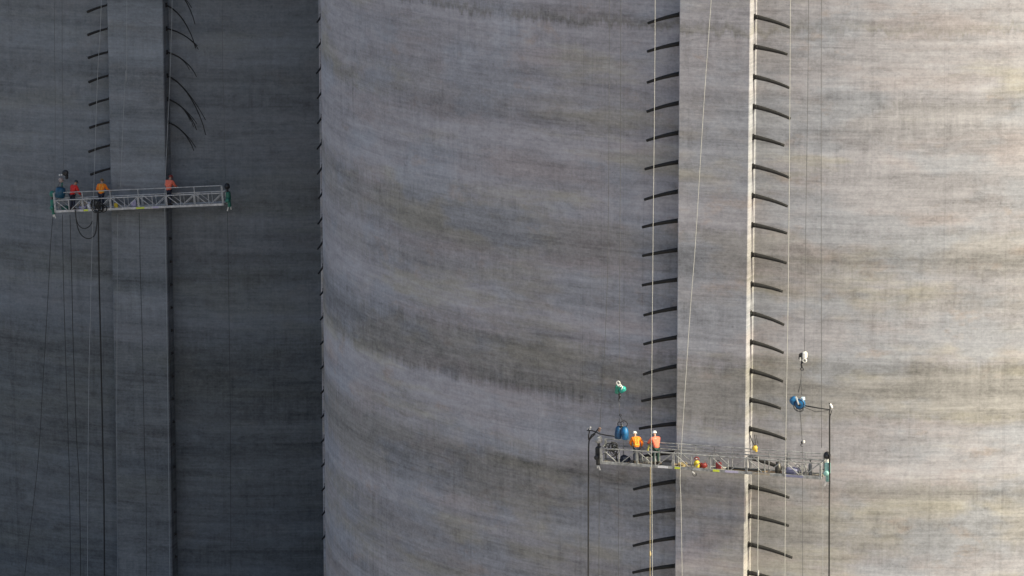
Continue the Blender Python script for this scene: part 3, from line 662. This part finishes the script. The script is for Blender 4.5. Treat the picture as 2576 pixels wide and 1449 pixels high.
# ------------------------------------------------------------------ things lying on the decks
def blob(seed, d, rough=.22, n=2):
    rr = random.Random(seed); bm = bmesh.new(); bmesh.ops.create_icosphere(bm, subdivisions=n, radius=.5)
    for v in bm.verts:
        f = 1+rr.uniform(-rough, rough); v.co = Vector((v.co.x*d[0]*f, v.co.y*d[1]*f, (max(v.co.z, -.42)+.42)*d[2]*f*1.08))
    vs = [v.co.copy() for v in bm.verts]; bm.verts.index_update(); fs = [tuple(v.index for v in f.verts) for f in bm.faces]; bm.free()
    m = MB(); m.add(vs, fs, True); return m
def onDeck(M, x, y, z=.076): return M @ Matrix.Translation((x, y, z))
def deck_item(name, M, x, y, mb, mt, label, cat, group=None):
    o = mb.build(name, mt); o.matrix_world = onDeck(M, x, y); return tag(o, label, cat, group)
o = thing('canister', 'yellow canister with dark red handle on the sunlit platform deck', 'canister', mtx=onDeck(MR, 5.02, .25))
m = MB(); m.lathe([(.13, 0), (.15, .04), (.15, .30), (.09, .37), (.05, .40)], (0, 0, 0), None, 12); m.build('shell', YEL, o)
m = MB(); m.ring((0, 0, .44), .12, .028, a0=0, a1=math.pi); m.box((0, 0, .42), (.12, .12, .06), bev=.02); m.build('handle', mat('dark_red_paint', (.25, .03, .02), .5, 0, .2, 6), o)
m = MB(); m.lathe([(.035, 0), (.035, .05)], (.0, 0, .455), None, 8); m.build('cap', HWHITE, o)
deck_item('tool_bag', MR, 5.33, .34, blob(4, (.36, .24, .26), .34), REDP, 'red tool bag beside the yellow canister', 'bag')
o = thing('jerrycan', 'dark red jerrycan behind a brace on the sunlit platform', 'jerrycan', mtx=onDeck(MR, 6.12, .42) @ Matrix.Rotation(.2, 4, 'Z'))
m = MB(); m.box((0, 0, .17), (.30, .18, .34), bev=.04); m.build('shell', mat('deep_red_plastic', (.16, .015, .02), .6, 0, .3, 6), o)
m = MB(); m.ring((0, 0, .34), .08, .022, a0=0, a1=math.pi); m.build('handle', DARK, o)
deck_item('tarpaulin', MR, 9.95, .35, blob(8, (.8, .5, .34), .3), TARP, 'crumpled blue grey tarpaulin at the platform end by the pale teal hoist', 'tarpaulin')
m = MB(); rr = random.Random(5)
for k in range(5):
    m.ring((rr.uniform(-.25, .25), rr.uniform(-.1, .1), .22+rr.uniform(-.05, .1)), .2+.05*rr.random(), .018, Matrix.Rotation(rr.uniform(0, 3), 3, 'Z') @ Matrix.Rotation(rr.uniform(-.7, .7), 3, 'Y'), n=12, m=5)
deck_item('cable_coil', MR, 10.55, .37, m, ALU_D, 'tangle of grey cable at the platform end by the pale teal hoist', 'cable')
m = MB(); rr = random.Random(6)
for k in range(9):
    m.ring((rr.uniform(-.22, .3), rr.uniform(-.15, .15), .28+rr.uniform(-.05, .55)), .16+.1*rr.random(), .024, Matrix.Rotation(rr.uniform(0, 3), 3, 'Z') @ Matrix.Rotation(rr.uniform(-.8, .8), 3, 'Y'), n=12, m=5)
deck_item('cable_coil', MR, .45, .40, m, BLACK, 'tangled heap of black cables at the platform end by the cable fork', 'cable')
deck_item('tool_bag', MR, 1.15, .45, blob(14, (.55, .36, .34)), NAVY, 'dark tool bag beside the heap of black cables', 'bag')
m = MB(); m.box((0, 0, .035), (3.0, .24, .05), bev=.006)
deck_item('plank', MR, 8.4, .42, m, WOOD, 'pale wooden plank lying on the deck by the long tendon', 'plank')
m = MB(); m.box((0, 0, .035), (1.9, .2, .05), bev=.006)
deck_item('plank', MR, 6.6, .55, m, mat('bleached_wood', (.62, .58, .50), .85, 0, .15, 4), 'bleached white plank lying behind the jerrycan', 'plank')
m = MB(); m.box((0, 0, .035), (1.2, .22, .05), bev=.006)
deck_item('plank', MR, 3.55, .5, m, WOOD, 'short wooden plank at the feet of the salmon worker', 'plank')
# power tool held by the worker in salmon
hp_ = wk2.matrix_world @ ((hands[0]+hands[1])/2)
o = thing('power_tool', 'yellow and dark jack held by the worker in salmon', 'tool', mtx=Matrix.Translation(hp_) @ Matrix.Rotation(PHI_A+.75, 4, 'Z'))
m = MB(); m.lathe([(.04, -.40), (.055, -.36), (.055, .12), (.03, .16)], (0, .02, 0), Matrix.Rotation(.35, 3, 'Y'), 10); m.build('barrel', mat('tool_yellow_green', (.45, .42, .10), .5, 0, .2, 6), o)
m = MB(); m.box((.0, .02, .02), (.30, .05, .05), bev=.012); m.build('handle', DARK, o)
# shaded platform
deck_item('sack', ML, 2.25, .22, blob(21, (.30, .3, .50)), SACK, 'white sack standing on the shaded platform beside the tan hose', 'sack', 'sacks on the shaded platform')
deck_item('sack', ML, 1.75, .30, blob(22, (.42, .3, .26)), PURP, 'lilac crumpled sheet lying beside the white sack', 'sheet')
m = MB(); m.ring((0, 0, .30), .26, .03, a0=0, a1=math.pi); m.ring((.18, .05, .28), .24, .028, a0=.2, a1=math.pi)
deck_item('hose_arch', ML, 1.72, .16, m, mat('tan_hose', (.36, .30, .24), .7, 0, .2, 5), 'tan hose arching over the lilac sheet', 'hose')
m = MB(); rr = random.Random(9)
for k in range(10):
    m.ring((rr.uniform(-.30, .35), -.22+rr.uniform(-.04, .04), .15+rr.uniform(-.1, .35)), .20+.1*rr.random(), .034, Matrix.Rotation(rr.uniform(-.35, .35), 3, 'Z'), n=14, m=5)
deck_item('hose_coil', ML, 2.98, .12, m, BLACK, 'coil of thick black hose over the edge of the shaded platform', 'hose')
o = thing('jerrycan', 'yellow jerrycan on the shaded platform beside the hose coil', 'jerrycan', mtx=onDeck(ML, 4.02, .25) @ Matrix.Rotation(.3, 4, 'Z'))
m = MB(); m.box((0, 0, .17), (.24, .18, .34), bev=.04); m.build('shell', YEL, o)
m = MB(); m.ring((0, 0, .34), .07, .02, a0=0, a1=math.pi); m.build('handle', DARK, o)
deck_item('sack', ML, 5.2, .30, blob(25, (.40, .3, .46)), PURP, 'pale lilac sack in the middle of the shaded platform', 'sack', 'sacks on the shaded platform')
deck_item('tool_bag', ML, .55, .3, blob(27, (.5, .4, .30)), mat('green_bag', (.03, .10, .07), .8, 0, .2, 6), 'dark green bag under the deep teal drum', 'bag')

# more clutter on the sunlit platform
o = thing('bucket', 'dirty white bucket between the two workers on the sunlit platform', 'bucket', mtx=onDeck(MR, 2.30, .52))
m = MB(); m.lathe([(.11, 0), (.13, .14), (.145, .28), (.15, .30), (.13, .29), (.11, .06)], (0, 0, 0), None, 12); m.build('pail', mat('dirty_white_plastic', (.45, .43, .38), .7, 0, .35, 6), o)
m = MB(); m.ring((0, 0, .28), .14, .008, Matrix.Rotation(.3, 3, 'Z'), a0=0, a1=math.pi); m.build('handle', DARK, o)
o = thing('toolbox', 'long grey toolbox on the deck beside the bucket', 'toolbox', mtx=onDeck(MR, 3.45, .30))
m = MB(); m.box((0, 0, .12), (.55, .26, .22), bev=.02); m.build('box', mat('grey_toolbox', (.12, .12, .13), .6, .2, .3, 6), o)
m = MB(); m.box((0, 0, .25), (.57, .28, .04), bev=.012); m.ring((0, 0, .27), .07, .014, a0=0, a1=math.pi); m.build('lid', DARK, o)
m = MB(); rr = random.Random(31)
for k in range(6): m.ring((rr.uniform(-.03, .03), rr.uniform(-.03, .03), .03+.028*k), .20+.02*rr.random(), .016, Matrix.Rotation(math.pi/2, 3, 'X') @ Matrix.Rotation(rr.uniform(-.1, .1), 3, 'Z'), n=16, m=5)
deck_item('rope_coil', MR, 4.25, .40, m, YROPE, 'coil of tan rope on the deck between toolbox and yellow canister', 'rope')
m = MB()
for k in range(3): m.tube([(-1.0, -.1+.1*k, .05+.02*k), (-.3, -.12+.09*k, .09), (.4, -.05+.1*k, .06), (1.05, -.1+.08*k, .10+.03*k)], .026, 6)
deck_item('hose_run', MR, 7.55, .36, m, BLACK, 'run of black hydraulic hoses along the deck behind the yellow chain block', 'hose')
o = thing('stressing_jack', 'stubby dark steel jack standing on the deck by the long tendon', 'jack', mtx=onDeck(MR, 9.25, .40))
m = MB(); m.lathe([(.14, 0), (.16, .03), (.16, .36), (.12, .40), (.12, .56), (.07, .58)], (0, 0, 0), None, 14); m.build('cylinder', mat('oily_steel', (.07, .065, .06), .45, .5, .3, 6), o)
m = MB(); m.ring((0, 0, .60), .10, .016, a0=0, a1=math.pi); m.build('handle', DARK, o)
o = thing('gas_bottle', 'slim grey gas bottle standing by the pale teal end hoist', 'bottle', mtx=onDeck(MR, 10.9, .50))
m = MB(); m.lathe([(.09, 0), (.10, .03), (.10, .50), (.06, .60), (.03, .64)], (0, 0, 0), None, 12); m.build('shell', mat('grey_bottle', (.16, .17, .18), .5, .2, .3, 6), o)
m = MB(); m.lathe([(.025, .64), (.025, .72)], (0, 0, 0), None, 8); m.box((0, 0, .74), (.10, .03, .03), bev=.008); m.build('valve', DARK, o)
